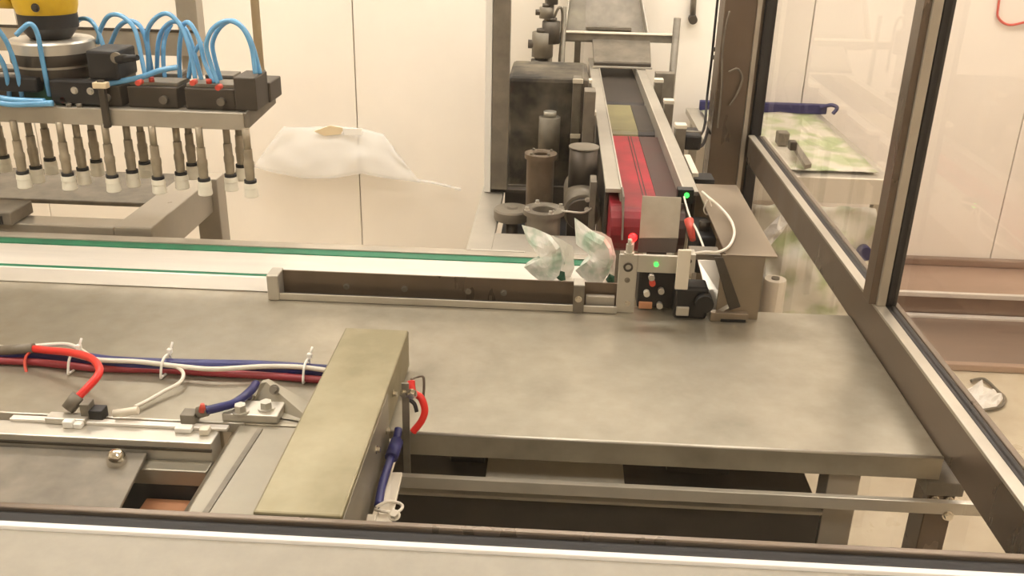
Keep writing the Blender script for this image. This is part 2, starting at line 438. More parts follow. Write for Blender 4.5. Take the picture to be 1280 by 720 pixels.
belt_loop('transfer_belt', 2.77, 3.12, .156, .240, .998, .03, 'olivebelt')
belt_loop('transfer_belt', 2.77, 3.12, .241, .290, .998, .03, 'darkbelt')
belt_loop('far_belt', 3.18, 3.9, .156, .290, .998, .03, 'darkbelt')
for nm, x0, x1 in (('side_rail', .116, .152), ('side_rail', .292, .326)):
    box(nm, x0, x1, 2.06, 3.85, 1.02, 1.03, 'railgrey', t, bev=.001)
box('rail_web', .15, .154, 2.06, 3.85, .985, 1.034, 'alu', t, bev=.0005)
box('rail_web', .290, .294, 2.06, 3.85, .985, 1.034, 'alu', t, bev=.0005)
box('side_frame', .118, .126, 2.1, 3.85, .90, 1.02, 'darksteel', t)
box('side_frame', .318, .326, 2.1, 3.85, .90, 1.02, 'darksteel', t)
prism('rail_tip', [(.152, 2.062, 1.034), (.152, 2.0, 1.03), (.152, 1.955, .945), (.152, 1.962, .942), (.152, 2.03, 1.004), (.152, 2.062, 1.004)], (.004, 0, 0), 'castgrey', t)
for ly in (2.25, 3.3):
    for lx in (.11, .31): box('leg', lx, lx + .03, ly, ly + .03, 0, .90, 'steel', t)
# hold-down stubs on both sides
for k, (bx, by) in enumerate(((.098, 2.75), (.098, 3.25), (.345, 2.62), (.345, 2.95), (.345, 3.3))):
    c = box('clamp', bx - .014, bx + .014, by - .02, by + .02, .93, 1.045, 'castgrey', t)
    box('clamp_cap', bx - .016, bx + .016, by - .018, by + .018, 1.045, 1.056, 'offwhite', c)
box('side_motor', .355, .405, 2.60, 2.70, .985, 1.03, 'black', t, bev=.008)
box('motor_band', .353, .407, 2.63, 2.645, .983, 1.032, 'castgrey', t)
box('stepped_bracket', .345, .362, 2.32, 2.5, .985, 1.0, 'offwhite', t)
box('stepped_bracket', .35, .40, 2.3, 2.36, .93, .99, 'black', t)
box('stepped_bracket', .39, .415, 2.125, 2.24, .955, .975, 'offwhite', t)
# hood over the far end
t2 = thing('conveyor_hood', 'grey metal hood plate and crossbeam over the far end of the conveyor', 'hood', (.23, 3.75, .9))
prism('hood_plate', [(.13, 3.62, 1.045), (.345, 3.62, 1.045), (.35, 3.8, 1.11), (.125, 3.8, 1.11)], (0, .003, .012), 'castgrey', t2)
box('hood_lip', .13, .345, 3.612, 3.622, 1.038, 1.052, 'darksteel', t2)
box('lip_strip', .125, .35, 3.604, 3.613, 1.034, 1.041, 'alu', t2)
box('crossbeam', -.05, .46, 3.78, 3.81, 1.107, 1.135, 'castgrey', t2)
box('beam_cap', -.05, .46, 3.775, 3.815, 1.135, 1.14, 'offwhite', t2)
cyl('upright', (.445, 3.76, .0), (.445, 3.76, 1.205), .014, 'castgrey', t2)
cyl('upright', (.013, 3.76, .0), (.013, 3.76, 1.235), .008, 'castgrey', t2)
box('side_shield', .36, .43, 3.55, 3.6, .90, 1.03, 'castgrey', t2)
# chute rising behind the hood
t2 = thing('feed_chute', 'sloping pale steel feed chute rising against the back wall', 'chute', (.16, 3.95, 0))
prism('chute_floor', [(.02, 3.84, 1.10), (.34, 3.84, 1.10), (.27, 4.05, 1.42), (.05, 4.05, 1.42)], (0, .003, -.008), 'castgrey', t2)
prism('chute_wall', [(.02, 3.84, 1.10), (.05, 4.05, 1.42), (.05, 4.02, 1.45), (.02, 3.81, 1.14)], (-.004, 0, 0), 'railgrey', t2)
prism('chute_wall', [(.34, 3.84, 1.10), (.27, 4.05, 1.42), (.27, 4.02, 1.45), (.34, 3.81, 1.14)], (.004, 0, 0), 'railgrey', t2)
box('chute_bar', .1, .28, 3.85, 3.865, 1.14, 1.152, 'castgrey', t2)
box('chute_latch', .15, .2, 3.99, 4.005, 1.33, 1.36, 'black', t2)
for lx in (.06, .28): box('leg', lx, lx + .025, 3.95, 3.975, 0, 1.26, 'castgrey', t2)
# valve stack at the far left of the hood
t2 = thing('valve_stack', 'upright cluster of grey pneumatic valves beside the conveyor hood', 'valve cluster', (-.05, 3.6, 0))
cyl('column', (-.045, 3.62, 0), (-.045, 3.62, 1.32), .018, 'castgrey', t2)
for k, (dx, z0, z1, r) in enumerate(((-.03, 1.0, 1.06, .032), (-.02, 1.07, 1.16, .04), (.01, 1.12, 1.2, .034), (-.01, 1.21, 1.25, .026), (.012, 1.26, 1.31, .02))):
    c = cyl('valve_body', (-.045 + dx, 3.6, z0), (-.045 + dx, 3.6, z1), r, ('darksteel', 'castgrey')[k % 2], t2, n=10)
    cyl('valve_cap', (-.045 + dx, 3.6, z1), (-.045 + dx, 3.6, z1 + .012), r * .6, 'darksteel', c)
    cyl('valve_port', (-.045 + dx - r - .014, 3.6, (z0 + z1) / 2), (-.045 + dx, 3.6, (z0 + z1) / 2), r * .4, 'darksteel', c, n=10)
tube('air_line', [(-.03, 3.6, 1.2), (-.01, 3.58, 1.25), (.005, 3.6, 1.22), (.0, 3.62, 1.05)], .005, 'castgrey', t2)

# ================================================================== DRIVE UNIT
t = thing('drive_cabinet', 'smudged dark steel drive cabinet standing behind the rear guard pane', 'cabinet', (-.02, 2.8, 0))
box('body', -.14, .085, 2.62, 2.9, .5, 1.17, 'cloudy', t, bev=.012)
box('pedestal', -.1, .06, 2.66, 2.96, 0, .5, 'darksteel', t)
box('side_column', .04, .062, 2.56, 2.62, .82, 1.18, 'castgrey', t)
box('side_column', .07, .1, 2.5, 2.56, .82, 1.16, 'castgrey', t)
for bz in (1.17, 1.02): box('column_clip', .038, .066, 2.552, 2.56, bz, bz + .012, 'offwhite', t)
cyl('coupling', (-.02, 2.59, .95), (-.02, 2.59, 1.07), .03, 'castgrey', t)
cyl('coupling_cap', (-.02, 2.59, 1.07), (-.02, 2.59, 1.085), .018, 'alu', t)
def ring_part(nm, c, R, r, z0, z1, m, parent, fl=.008, fh=.012):
    return lathe(nm, c, [(0, z0), (R, z0), (R, z1 - fh), (R + fl, z1 - fh), (R + fl, z1), (r + .003, z1), (r, z1 - .003), (r, z1 - .03), (0, z1 - .03)], m, parent)
t = thing('tall_bearing_housing', 'tall bronze-grey flanged bearing housing with open bore', 'bearing housing', (-.036, 2.265, .81))
ring_part('housing', (-.036, 2.265), .034, .019, .81, 1.052, 'bronzegrey', t, .006)
for a in (.6, 2.2, 3.9, 5.4): bolt((-.036 + .031 * math.cos(a), 2.265 + .031 * math.sin(a), 1.052), (0, 0, 1), .004, .005, 'castgrey', t)
t = thing('wide_bearing_housing', 'wide grey flanged bearing housing with open bore nearest the pouches', 'bearing housing', (-.022, 2.13, .81))
ring_part('housing', (-.022, 2.125), .04, .027, .81, .955, 'castgrey', t, .009)
for a in (.4, 1.97, 3.54, 5.1): bolt((-.022 + .043 * math.cos(a), 2.125 + .043 * math.sin(a), .955), (0, 0, 1), .005, .008, 'alu', t)
t = thing('round_pulley', 'flat round grey pulley disc on the deck cut-out', 'pulley', (-.1, 2.19, .81))
lathe('disc', (-.1, 2.19), [(0, .905), (.043, .905), (.045, .91), (.045, .928), (.042, .932), (.014, .932), (.012, .937), (0, .937)], 'castgrey', t)
cyl('shaft', (-.1, 2.19, .81), (-.1, 2.19, .905), .015, 'darksteel', t)
t = thing('gear_motor', 'dark geared motor with bolted end cover under the infeed conveyor', 'motor', (.04, 2.25, .81))
cyl('motor_body', (.07, 2.18, .93), (.07, 2.40, .93), .045, 'castgrey', t, n=28)
cyl('end_cover', (.07, 2.16, .93), (.07, 2.18, .93), .038, 'darksteel', t, n=28)
box('mount', .035, .105, 2.2, 2.36, .81, .9, 'darksteel', t)
cyl('gear_head', (.07, 2.3, .95), (.07, 2.3, 1.06), .036, 'darksteel', t)
cyl('gear_flange', (.07, 2.3, 1.06), (.07, 2.3, 1.064), .038, 'castgrey', t)
box('cover_plate', .085, .1, 2.14, 2.2, .87, 1.02, 'castgrey', t)
for bz in (.95, .975): bolt((.08, 2.145, bz), (0, -1, 0), .005, .005, 'alu', t)
tube('lead', [(.0, 2.14, .945), (.03, 2.11, .955), (.07, 2.12, .95), (.09, 2.14, .955)], .0025, 'alu', t)

# ================================================================== POUCHES
def pouch(label, c, pts, back, green, seed):
    t = thing('pouch', label, 'pouch', c, 'crumpled pouches on the conveyor')
    pillow('bag', densify([at(u, v, y=c[1] + dy) for u, v, dy in pts], 3), .009, 'pouch', t, seed=seed)
    pillow('back_fold', densify([at(u, v, y=c[1] + .03) for u, v in back], 3), .006, 'film', t, seed=seed + 5)
    pillow('printed_corner', densify([at(u, v, y=c[1] + .012) for u, v in green], 3), .006, 'greenpaint', t, seed=seed + 9)
pouch('crumpled white pouch standing nearer the long conveyor run', (-.01, 1.745, .926),
      [(652, 281, .03), (668, 285, .02), (688, 294, .01), (700, 309, 0), (703, 325, 0), (699, 344, 0), (690, 352, 0), (674, 351, 0), (664, 343, -.01), (655, 334, -.015), (658, 329, -.01), (681, 329, .0), (677, 318, .01), (668, 308, .02), (660, 303, .03)],
      [(690, 294), (703, 300), (716, 308), (718, 335), (712, 350), (700, 350)], [(694, 346), (699, 338), (706, 340), (707, 350), (701, 352)], 1)
pouch('crumpled white pouch with a tall pointed corner beside the bolted upright plate', (.1, 1.745, .926),
      [(718, 272, .03), (728, 279, .02), (741, 289, .01), (756, 296, 0), (764, 308, 0), (767, 325, 0), (760, 343, 0), (752, 355, 0), (736, 354, 0), (726, 346, -.01), (719, 338, -.015), (729, 331, -.01), (739, 323, .0), (737, 315, .01), (727, 310, .02), (720, 305, .03)],
      [(738, 287), (752, 290), (764, 298), (770, 320), (768, 345), (755, 345)], [(757, 349), (762, 342), (768, 345), (768, 353), (760, 355)], 3)

# ================================================================== OUTFEED BRACKET ASSEMBLY
t = thing('upright_bracket', 'drilled steel upright bracket with crossbar at the end of the guide channel', 'bracket', (.17, 1.67, .9))
box('upright_plate', .128, .163, 1.668, 1.674, .9, 1.02, 'alu', t)
box('crossbar', .163, .25, 1.668, 1.676, .985, 1.02, 'alu', t)
o = lathe('hole_rim', (0, 0), [(.0055, 0), (.009, 0), (.009, .003), (.0055, .003), (.0055, 0)], 'darksteel', t)
o.data.transform(Matrix.Translation(WL[t.name])); o.location = V((.146, 1.668, .995)) - WL[t.name]; o.rotation_euler = (math.pi / 2, 0, 0)
bolt((.146, 1.668, .968), (0, -1, 0), .004, .003, 'castgrey', t); bolt((.15, 1.668, .92), (0, -1, 0), .004, .004, 'chrome', t)
bolt((.146, 1.671, 1.02), (0, 0, 1), .007, .02, 'alu', t)
cyl('stud', (.146, 1.671, 1.04), (.146, 1.671, 1.05), .004, 'alu', t)
t = thing('sensor_block', 'black sensor block with green and red signal lights behind the bracket', 'sensor', (.2, 1.71, .9))
box('body', .17, .255, 1.69, 1.74, .902, .984, 'black', t, bev=.004)
cyl('green_light', (.198, 1.6675, 1.003), (.198, 1.664, 1.003), .004, 'greenled', t, n=12, label='glowing green signal light')
for px, py, m_ in ((815, 352, 'redfit'), (826, 362, 'alu'), (808, 365, 'offwhite'), (824, 380, 'alu'), (814, 345, 'alu'), (823, 392, 'white')):
    p = at(px, py, y=1.69); cyl('connector', p, p + V((0, -.012, 0)), .006, m_, t, n=12)
p = at(806, 380, y=1.69); box('tag_plate', p.x - .012, p.x + .014, 1.684, 1.69, p.z - .008, p.z + .006, 'orange', t)
t = thing('red_signal_lamp', 'small glowing red signal light at the end of the red belt', 'signal light', (.158, 1.78, .985))
p = at(791, 297, y=1.76)
cyl('stem', (p.x, p.y, .93), p, .004, 'alu', t, n=10)
bm = bmesh.new(); bmesh.ops.create_uvsphere(bm, u_segments=14, v_segments=8, radius=.0085)
for v in bm.verts: v.co += p
put('lens', bm, 'redled', t, True, label='glowing red lens')
L = bpy.data.lights.new('red_glow', 'POINT'); L.energy = .06; L.color = (1, .05, .05); L.shadow_soft_size = .01
lo = bpy.data.objects.new('red_glow', L); col.objects.link(lo); lo.parent = t; lo.location = p + V((0, -.015, .012)) - WL[t.name]
t = thing('deflector_plate', 'upright grey steel deflector plate with dark lower edge at the belt end', 'deflector plate', (.21, 1.82, .9))
prism('plate', [at(803, 245, y=1.84), at(852, 247, y=1.84), at(848, 298, y=1.80), at(799, 298, y=1.80)], (0, .003, 0), 'steelplate', t)
prism('lower_edge', [at(799, 298, y=1.80), at(848, 298, y=1.80), at(845, 316, y=1.79), at(797, 316, y=1.79)], (0, .004, 0), 'darksteel', t)
q = at(821, 316, y=1.79); box('support_leg', q.x - .02, q.x + .02, 1.79, 1.80, .905, q.z + .003, 'darksteel', t)
t = thing('angle_bracket', 'pale angle bracket clamped to black fittings in front of the steel box', 'bracket', (.25, 1.66, .9))
a, b = at(848, 312, y=1.645), at(858, 362, y=1.645)
box('upright', a.x, b.x + .002, 1.643, 1.649, b.z, a.z, 'offwhite', t)
a2, b2 = at(859, 318, y=1.65), at(868, 342, y=1.65)
box('side_tab', a2.x, b2.x, 1.65, 1.68, b2.z, a2.z, 'alu', t)
p = at(862, 326, y=1.65); cyl('hole_plug', p, p + V((0, -.003, 0)), .004, 'darksteel', t, n=12)
a, b = at(845, 355, y=1.655), at(882, 402, y=1.655)
box('clamp_body', a.x, b.x, 1.65, 1.70, .9, a.z - .005, 'black', t, bev=.006)
p = at(880, 378, y=1.645); cyl('clamp_knob', p + V((0, .02, 0)), p + V((0, -.012, 0)), .017, 'black', t)
p = at(853, 388, y=1.648); box('clamp_tag', p.x - .012, p.x + .012, 1.644, 1.65, p.z - .01, p.z + .008, 'alu', t)
# stainless cover box
t = thing('steel_cover_box', 'brown stainless cover box with sloped slot beside the infeed conveyor', 'cover box', (.37, 1.8, .9))
box('front_face', .318, .396, 1.66, 1.664, .9, 1.03, 'steelwarm', t, bev=.001)
box('top_face', .325, .42, 1.66, 2.12, 1.027, 1.031, 'steelwarm', t, bev=.001)
box('side_face', .394, .398, 1.66, 2.12, .9, 1.03, 'steelwarm', t, bev=.001)
box('back_face', .325, .42, 2.116, 2.12, .9, 1.03, 'steelwarm', t, bev=.001)
prism('inner_ramp', [at(872, 325, y=1.76), at(896, 325, y=1.76), at(912, 385, y=1.652), at(890, 398, y=1.652)], (.0, .004, 0), 'alu', t)
prism('slot', [at(893, 322, y=1.654), at(904, 322, y=1.654), at(926, 384, y=1.654), at(912, 388, y=1.654)], (0, .004, 0), 'darksteel', t)
a, b = at(888, 390, y=1.648), at(934, 403, y=1.648)
box('foot_bar', a.x, b.x, 1.645, 1.66, .9, a.z, 'steelwarm', t)
box('foot_slot', a.x + .02, b.x - .004, 1.643, 1.646, .901, .906, 'black', t, bev=0)
# signal head and cable loops by the box
t = thing('green_signal_sensor', 'small sensor with a glowing green light on the end of the side rail', 'sensor', (.31, 2.05, 1.0))
p = at(858, 243, y=2.04); box('body', p.x - .02, p.x + .016, 2.035, 2.06, p.z - .02, p.z + .012, 'black', t)
cyl('light', (p.x, 2.036, p.z), (p.x, 2.031, p.z), .0055, 'greenled', t, n=12, label='glowing green light')
t = thing('sensor_cable', 'looping pale sensor cable hanging beside the brown cover box', 'cable', at(900, 300, y=1.8))
tube('cable', [at(878, 240, z=1.04), at(886, 247, z=1.055), at(898, 257, z=1.05), at(912, 273, z=1.04), at(918, 290, z=1.036), at(912, 307, z=1.036), at(898, 315, z=1.036), at(882, 315, z=1.035), at(866, 317, z=1.03)], .0028, 'whitecable', t)
tube('cable_loop', [at(884, 250, y=1.95), at(880, 262, y=1.95), at(884, 268, y=1.95), at(889, 260, y=1.95), at(886, 248, y=1.95)], .0018, 'whitecable', t)
tube('cable_branch', [at(855, 246, y=2.02), at(862, 270, y=1.9), at(872, 290, y=1.8), at(880, 310, y=1.72)], .0022, 'whitecable', t)
cyl('red_plug', at(861, 275, y=1.86), at(866, 300, y=1.82), .010, 'redfit', t, r1=.006, n=12)
box('cable_tray', .262, .318, 1.675, 1.72, 1.012, 1.024, 'castgrey', t)
# dark clutter under the rail end
t = thing('cable_gland_block', 'black cable gland block between the side rail and brown cover box', 'gland block', (.32, 2.05, .9))
box('body', .305, .345, 1.88, 2.02, .902, .985, 'black', t, bev=.006)
cyl('gland', (.325, 1.93, .985), (.325, 1.93, 1.005), .012, 'darksteel', t, n=12)
# two black cables down the wall side of the far post
for k, (dx, lab) in enumerate(((0, 'thin black cable with clips running down beside the corner post'), (.02, 'thin black cable bending towards the conveyor beside the corner post'))):
    t = thing('power_cable', lab, 'cable', (.46 + dx, 2.96, .0))
    if k == 0:
        tube('cable', [at(903, 0, y=3.0) + V((0, 0, .9)), at(903, 0, y=3.0), at(895, 80, y=3.0), at(887, 150, y=3.0), at(880, 178, y=2.8), at(872, 184, y=2.6)], .005, 'rubber', t)
        for v in (62, 72): 
            p = at(898 - (v - 60) * .1, v, y=2.995); box('cable_clip', p.x - .014, p.x + .01, 2.988, 3.006, p.z - .006, p.z + .006, 'darksteel', t)
    else:
        tube('cable', [at(897, 0, y=3.02) + V((0, 0, .9)), at(897, 0, y=3.02), at(890, 70, y=3.02), at(884, 120, y=3.02), at(880, 160, y=2.9), at(866, 180, y=2.6)], .004, 'rubber', t)
t = thing('thin_cable', 'thin pale cable curling down the front of the brown corner post', 'cable', at(915, 130, y=2.86))
tube('cable', [at(912, 14, y=2.87), at(906, 40, y=2.87), at(903, 70, y=2.87), at(902, 110, y=2.87), at(897, 160, y=2.87)], .003, 'castgrey', t)
tube('cable_curl', [at(911, 90, y=2.865), at(922, 86, y=2.865), at(928, 98, y=2.865), at(922, 116, y=2.865), at(912, 132, y=2.865)], .003, 'castgrey', t)

# ================================================================== COVER ARM and clamp at the front
t = thing('actuator_cover', 'long smooth olive-grey steel actuator cover crossing above the front sill', 'cover', (-.27, 1.12, .86))
bm = bmesh.new(); bm_box(bm, -.337, -.231, .897, 1.402, .905, .972, .003); put('shell', bm, 'steelolive', t)
box('side_skirt', -.2345, -.2302, .897, 1.198, .855, .966, 'steelmatte', t, bev=.0005)
for (u, v) in ((491, 492), (483, 538), (470, 562)):
    p = at(u, v, x=-.2302); bolt(p, (1, 0, 0), .0045, .006, 'chrome', t)
t = thing('hose_bracket', 'thin steel strip bracket with red air hose and loop beside the actuator cover', 'bracket', (-.2, 1.2, .82))
a, b = at(502, 478, y=1.195), at(514, 602, y=1.195)
box('strip', a.x, b.x, 1.192, 1.196, b.z, a.z, 'castgrey', t, bev=.0008)
bolt(at(515, 492, y=1.192), (0, -1, 0), .006, .008, 'chrome', t)
bolt(at(505, 492, y=1.192), (0, -1, 0), .005, .006, 'chrome', t)
tube('red_hose', [at(514, 476, y=1.215), at(516, 490, y=1.205), at(526, 497, y=1.2), at(531, 512, y=1.195), at(527, 526, y=1.19), at(516, 540, y=1.185)], .0055, 'redhose', t, label='bent red air hose')
tube('wire_loop', [at(514, 474, y=1.22), at(521, 471, y=1.23), at(529, 471, y=1.23), at(530, 485, y=1.23), at(529, 498, y=1.23)], .002, 'castgrey', t)
tube('black_wire', [at(512, 500, y=1.2), at(518, 505, y=1.195), at(521, 515, y=1.19)], .003, 'rubber', t)
t = thing('blue_hose', 'dark blue air hose running down beside the actuator cover to a pale ring tie', 'hose', (-.19, 1.1, .8))
tube('hose', [at(498, 536, y=1.185), at(494, 556, y=1.16), at(486, 580, y=1.12), at(478, 605, y=1.08), at(473, 632, y=1.04)], .006, 'bluecable', t)
cyl('sleeve', at(496, 552, y=1.168), at(489, 572, y=1.132), .0095, 'bluecable', t, n=12)
tube('ring_tie', [at(470, 634, y=1.03), at(484, 627, y=1.04), at(499, 629, y=1.05), at(503, 634, y=1.04), at(496, 640, y=1.03), at(478, 639, y=1.02), at(469, 637, y=1.03)], .0022, 'whitecable', t)
t = thing('slide_strip', 'flat pale slide strip beside the blue hose under the front sill', 'strip', (-.19, 1.05, .8))
prism('strip', [at(488, 590, y=1.12), at(503, 590, y=1.12), at(487, 662, y=.99), at(466, 660, y=.99)], (0, .0, -.006), 'offwhite', t)
p = at(493, 643, y=1.0); bolt(p + V((0, 0, -.002)), (0, -.5, 1), .006, .008, 'offwhite', t)
prism('end_pad', [at(459, 642, y=1.0), at(470, 642, y=1.0), at(468, 658, y=.98), at(456, 658, y=.98)], (0, 0, -.006), 'offwhite', t)
# clamp plate with bolts
t = thing('bolted_clamp', 'grooved pale steel clamp plate with two hex bolts left of the actuator cover', 'clamp plate', (-.42, 1.1, .82))
box('plate', -.456, -.338, .90, 1.2, .89, .90, 'steelmatte', t, bev=.002)
prism('sloped_edge', [(-.480, .90, .868), (-.456, .90, .899), (-.456, .90, .888), (-.474, .90, .862)], (0, .32, 0), 'steelmatte', t)
prism('groove', [(-.436, .97, .9003), (-.428, .97, .9003), (-.418, 1.19, .9003), (-.426, 1.19, .9003)], (0, 0, .0012), 'castgrey', t, bev=0)
box('head_block', -.485, -.40, 1.206, 1.25, .9, .914, 'alu', t, bev=.002)
for (u, v) in ((301, 515), (333, 511)):
    p = at(u, v, z=.914); bolt((p.x, p.y, .914), (0, 0, 1), .0095, .013, 'alu', t)
prism('wedge_bracket', [at(325, 479, z=.93), at(333, 477, z=.93), at(394, 512, z=.905), at(394, 530, z=.902), at(345, 522, z=.902), at(317, 503, z=.902)], (0, .012, -.001), 'steelmatte', t)
bolt(at(343, 487, z=.928), (0, -1, .6), .006, .006, 'castgrey', t)
p = at(311, 496, z=.918); cyl('round_stud', p + V((0, .012, -.008)), p, .006, 'chrome', t, n=12)
# linear actuator rail
t = thing('linear_rail', 'long pale aluminium actuator rail in front of the table edge', 'actuator rail', (-1.0, 1.16, .84))
box('rail_body', -2.0, -.482, 1.148, 1.186, .852, .898, 'alu', t, bev=.002)
box('rail_slot', -2.0, -.482, 1.1455, 1.149, .884, .888, 'darksteel', t, bev=0)
box('rail_foot', -2.0, -.482, 1.12, 1.147, .842, .868, 'steelmatte', t, bev=.002)
box('top_strip', -.80, -.47, 1.182, 1.194, .898, .903, 'lightmetal', t, bev=.001)
box('back_lip', -2.0, -.45, 1.2, 1.204, .886, .902, 'alu', t, bev=.001)
box('void_shade', -2.0, -.482, 1.122, 1.147, .72, .842, 'black', t)  # black block put in for the shade of the open gap
t = thing('knob_plate', 'grey cover plate with one domed chrome nut behind the front sill', 'cover plate', (-1.2, 1.05, .8))
prism('plate', [(-2.0, 1.1465, .879), (-.578, 1.1465, .879), (-.556, .91, .862), (-2.0, .91, .862)], (0, 0, -.006), 'castgrey', t)
p = at(146, 576, z=.88)
lathe('domed_nut', (p.x, p.y), [(.014, .874), (.014, .882), (.0125, .890), (.008, .896), (0, .898)], 'chrome', t)
t = thing('wooden_block', 'small orange-brown block in the gap beside the clamp plate', 'block', (-.51, 1.0, .78))
box('body', -.575, -.482, .93, 1.118, .79, .82, 'orange', t, bev=.002)
# sensors on the rail
t = thing('rail_sensor', 'small reed sensor with red hose plug on the aluminium rail', 'sensor', at(95, 516, y=1.19))
a = at(58, 524, y=1.185); b = at(108, 522, y=1.185)
box('base', a.x, b.x, 1.18, 1.20, .898, .908, 'alu', t)
p = at(86, 527, y=1.176); box('white_tab', p.x - .008, p.x + .008, 1.17, 1.182, .898, .909, 'white', t)
p = at(98, 528, y=1.176); box('white_tab', p.x - .006, p.x + .006, 1.17, 1.182, .898, .906, 'white', t)
p = at(110, 514, y=1.2); box('metal_body', p.x - .007, p.x + .007, 1.19, 1.21, .898, .928, 'castgrey', t)
p = at(122, 517, y=1.2); box('black_body', p.x - .010, p.x + .012, 1.19, 1.21, .90, .918, 'black', t)
cyl('plug', at(84, 512, y=1.2), at(99, 495, y=1.215), .010, 'castgrey', t, r1=.012, n=14)
tube('red_hose', [at(98, 496, y=1.215), at(110, 484, y=1.23), at(122, 470, y=1.25), at(124, 460, y=1.27), at(114, 448, y=1.3), at(90, 441, y=1.33), at(60, 438, y=1.35), at(42, 436, y=1.36)], .0062, 'redhose', t, label='bent orange-red hose')
tube('red_wire_loop', [at(42, 436, y=1.36), at(33, 445, y=1.35), at(31, 455, y=1.34), at(34, 468, y=1.33)], .0025, 'redfit', t)
cyl('hose_sleeve', at(0, 438, y=1.36), at(42, 435, y=1.36), .008, 'castgrey', t, n=14)
t = thing('cylinder_switch', 'small switch with a blue hose and orange tip near the two hex bolts', 'switch', at(240, 520, y=1.2))
p = at(236, 519, y=1.2); box('body', p.x - .01, p.x + .012, 1.19, 1.212, .9, .918, 'castgrey', t)
p = at(232, 531, y=1.18); box('white_tab', p.x - .015, p.x + .01, 1.172, 1.186, .898, .906, 'white', t)
p = at(256, 534, y=1.176); box('white_tab', p.x - .007, p.x + .007, 1.168, 1.182, .898, .908, 'offwhite', t)
cyl('orange_tip', at(253, 514, y=1.2), at(253, 505, y=1.2), .006, 'redfit', t, r1=.003, n=12)
cyl('collar', at(247, 516, y=1.203), at(259, 513, y=1.205), .009, 'castgrey', t, n=12)
tube('blue_hose', [at(258, 513, y=1.205), at(275, 509, y=1.21), at(295, 503, y=1.225), at(312, 490, y=1.26), at(320, 480, y=1.30)], .007, 'bluecable', t)
# cables lying on the table
def onplate(u, v, h): p = at(u, v, z=.9); return V((p.x, p.y, .9 + h))
t = thing('blue_cable', 'thick dark blue cable lying across the table edge', 'cable', onplate(200, 464, 0))
tube('cable', [onplate(-60, 452, .012), onplate(60, 450, .012), onplate(140, 461, .012), onplate(240, 465, .012), onplate(330, 467, .012), onplate(430, 474, .012)], .0115, 'bluecable', t)
t = thing('red_cable', 'red cable lying next to the thick blue cable', 'cable', onplate(200, 470, 0))
tube('cable', [onplate(-40, 455, .007), onplate(40, 457, .007), onplate(120, 464, .006), onplate(200, 466, .006), onplate(270, 471, .007), onplate(340, 474, .006), onplate(430, 482, .007)], .0065, 'redcable', t)
t = thing('white_cable', 'thin white cable weaving over the blue and red cables', 'cable', onplate(200, 473, 0))
tube('cable', [onplate(-30, 442, .02), onplate(20, 450, .021), onplate(70, 453, .022), onplate(120, 464, .022), onplate(175, 467, .022), onplate(230, 472, .020), onplate(270, 475, .02), onplate(330, 473, .022), onplate(380, 474, .022), onplate(430, 480, .02)], .0042, 'whitecable', t)
tube('cable_branch', [onplate(20, 450, .021), onplate(60, 447, .024), onplate(92, 448, .025), onplate(118, 462, .022)], .0035, 'whitecable', t)
tube('cable_branch', [onplate(180, 467, .022), onplate(215, 470, .02), onplate(230, 476, .016), onplate(226, 486, .012), onplate(206, 496, .01), onplate(186, 506, .008), onplate(170, 514, .008)], .003, 'whitecable', t)
p = at(168, 514, y=1.2); cyl('plug', p + V((.006, 0, .002)), p + V((-.03, -.005, -.003)), .006, 'offwhite', t, n=12)
for k, (u, v, lab) in enumerate(((95, 455, 'white cable tie around the cables nearest the orange-red hose'), (209, 460, 'white cable tie around the cables between the hose and bolts'), (384, 466, 'white cable tie around the cables next to the actuator cover'))):
    t = thing('cable_tie', lab, 'cable tie', onplate(u, v, 0), 'cable ties on the cable bundle')
    c = onplate(u, v + 6, .012)
    tube('strap', [c + V((0, -.026, -.008)), c + V((0, -.016, .012)), c + V((0, 0, .018)), c + V((0, .018, .012)), c + V((0, .02, -.006)), c + V((0, .0, -.011)), c + V((0, -.026, -.008))], .0022, 'white', t, n=6, k=4)
    h = c + V((.002, .016, .02)); box('tie_head', h.x - .004, h.x + .004, h.y - .004, h.y + .004, h.z - .004, h.z + .005, 'white', t)
    tube('tie_tail', [h, h + V((.004, .006, .014))], .0022, 'white', t, n=6)

# ================================================================== GRIPPER AND ROBOT
t = thing('suction_gripper', 'grey suction gripper head with rows of cups and looping blue hoses', 'gripper', (-1.1, 2.1, 1.05))
GX1 = -.676
box('front_bar', -1.6, GX1, 1.985, 2.0, 1.153, 1.19, 'steel', t, bev=.0015)
box('base_plate', -1.6, GX1 + .001, 2.0, 2.21, 1.16, 1.185, 'castgrey', t)
prism('end_bracket', [(GX1, 1.987, 1.153), (GX1, 2.21, 1.165), (GX1, 2.21, 1.21), (GX1, 1.987, 1.19)], (.006, 0, 0), 'castgrey', t)
def cup(x, y, zt):
    s = cyl('suction_stem', (x, y, zt + .068), (x, y, 1.158), .0078, 'stemgrey', t, n=14)
    lathe('stem_sleeve', (x, y), [(0, zt), (.0095, zt), (.0105, zt + .012), (.0105, zt + .026), (.0115, zt + .03), (.0115, zt + .04), (.0095, zt + .044), (.0095, zt + .07), (0, zt + .07)], 'stemgrey', s, n=14)
    cyl('stem_ring', (x, y, zt - .006), (x, y, zt + .001), .0135, 'black', s, n=14)
    lathe('suction_cup', (x, y), [(0, zt - .005), (.0145, zt - .006), (.0155, zt - .017), (.0145, zt - .0185), (.0160, zt - .036), (.0145, zt - .038), (0, zt - .032)], 'cupwhite', s, n=14)
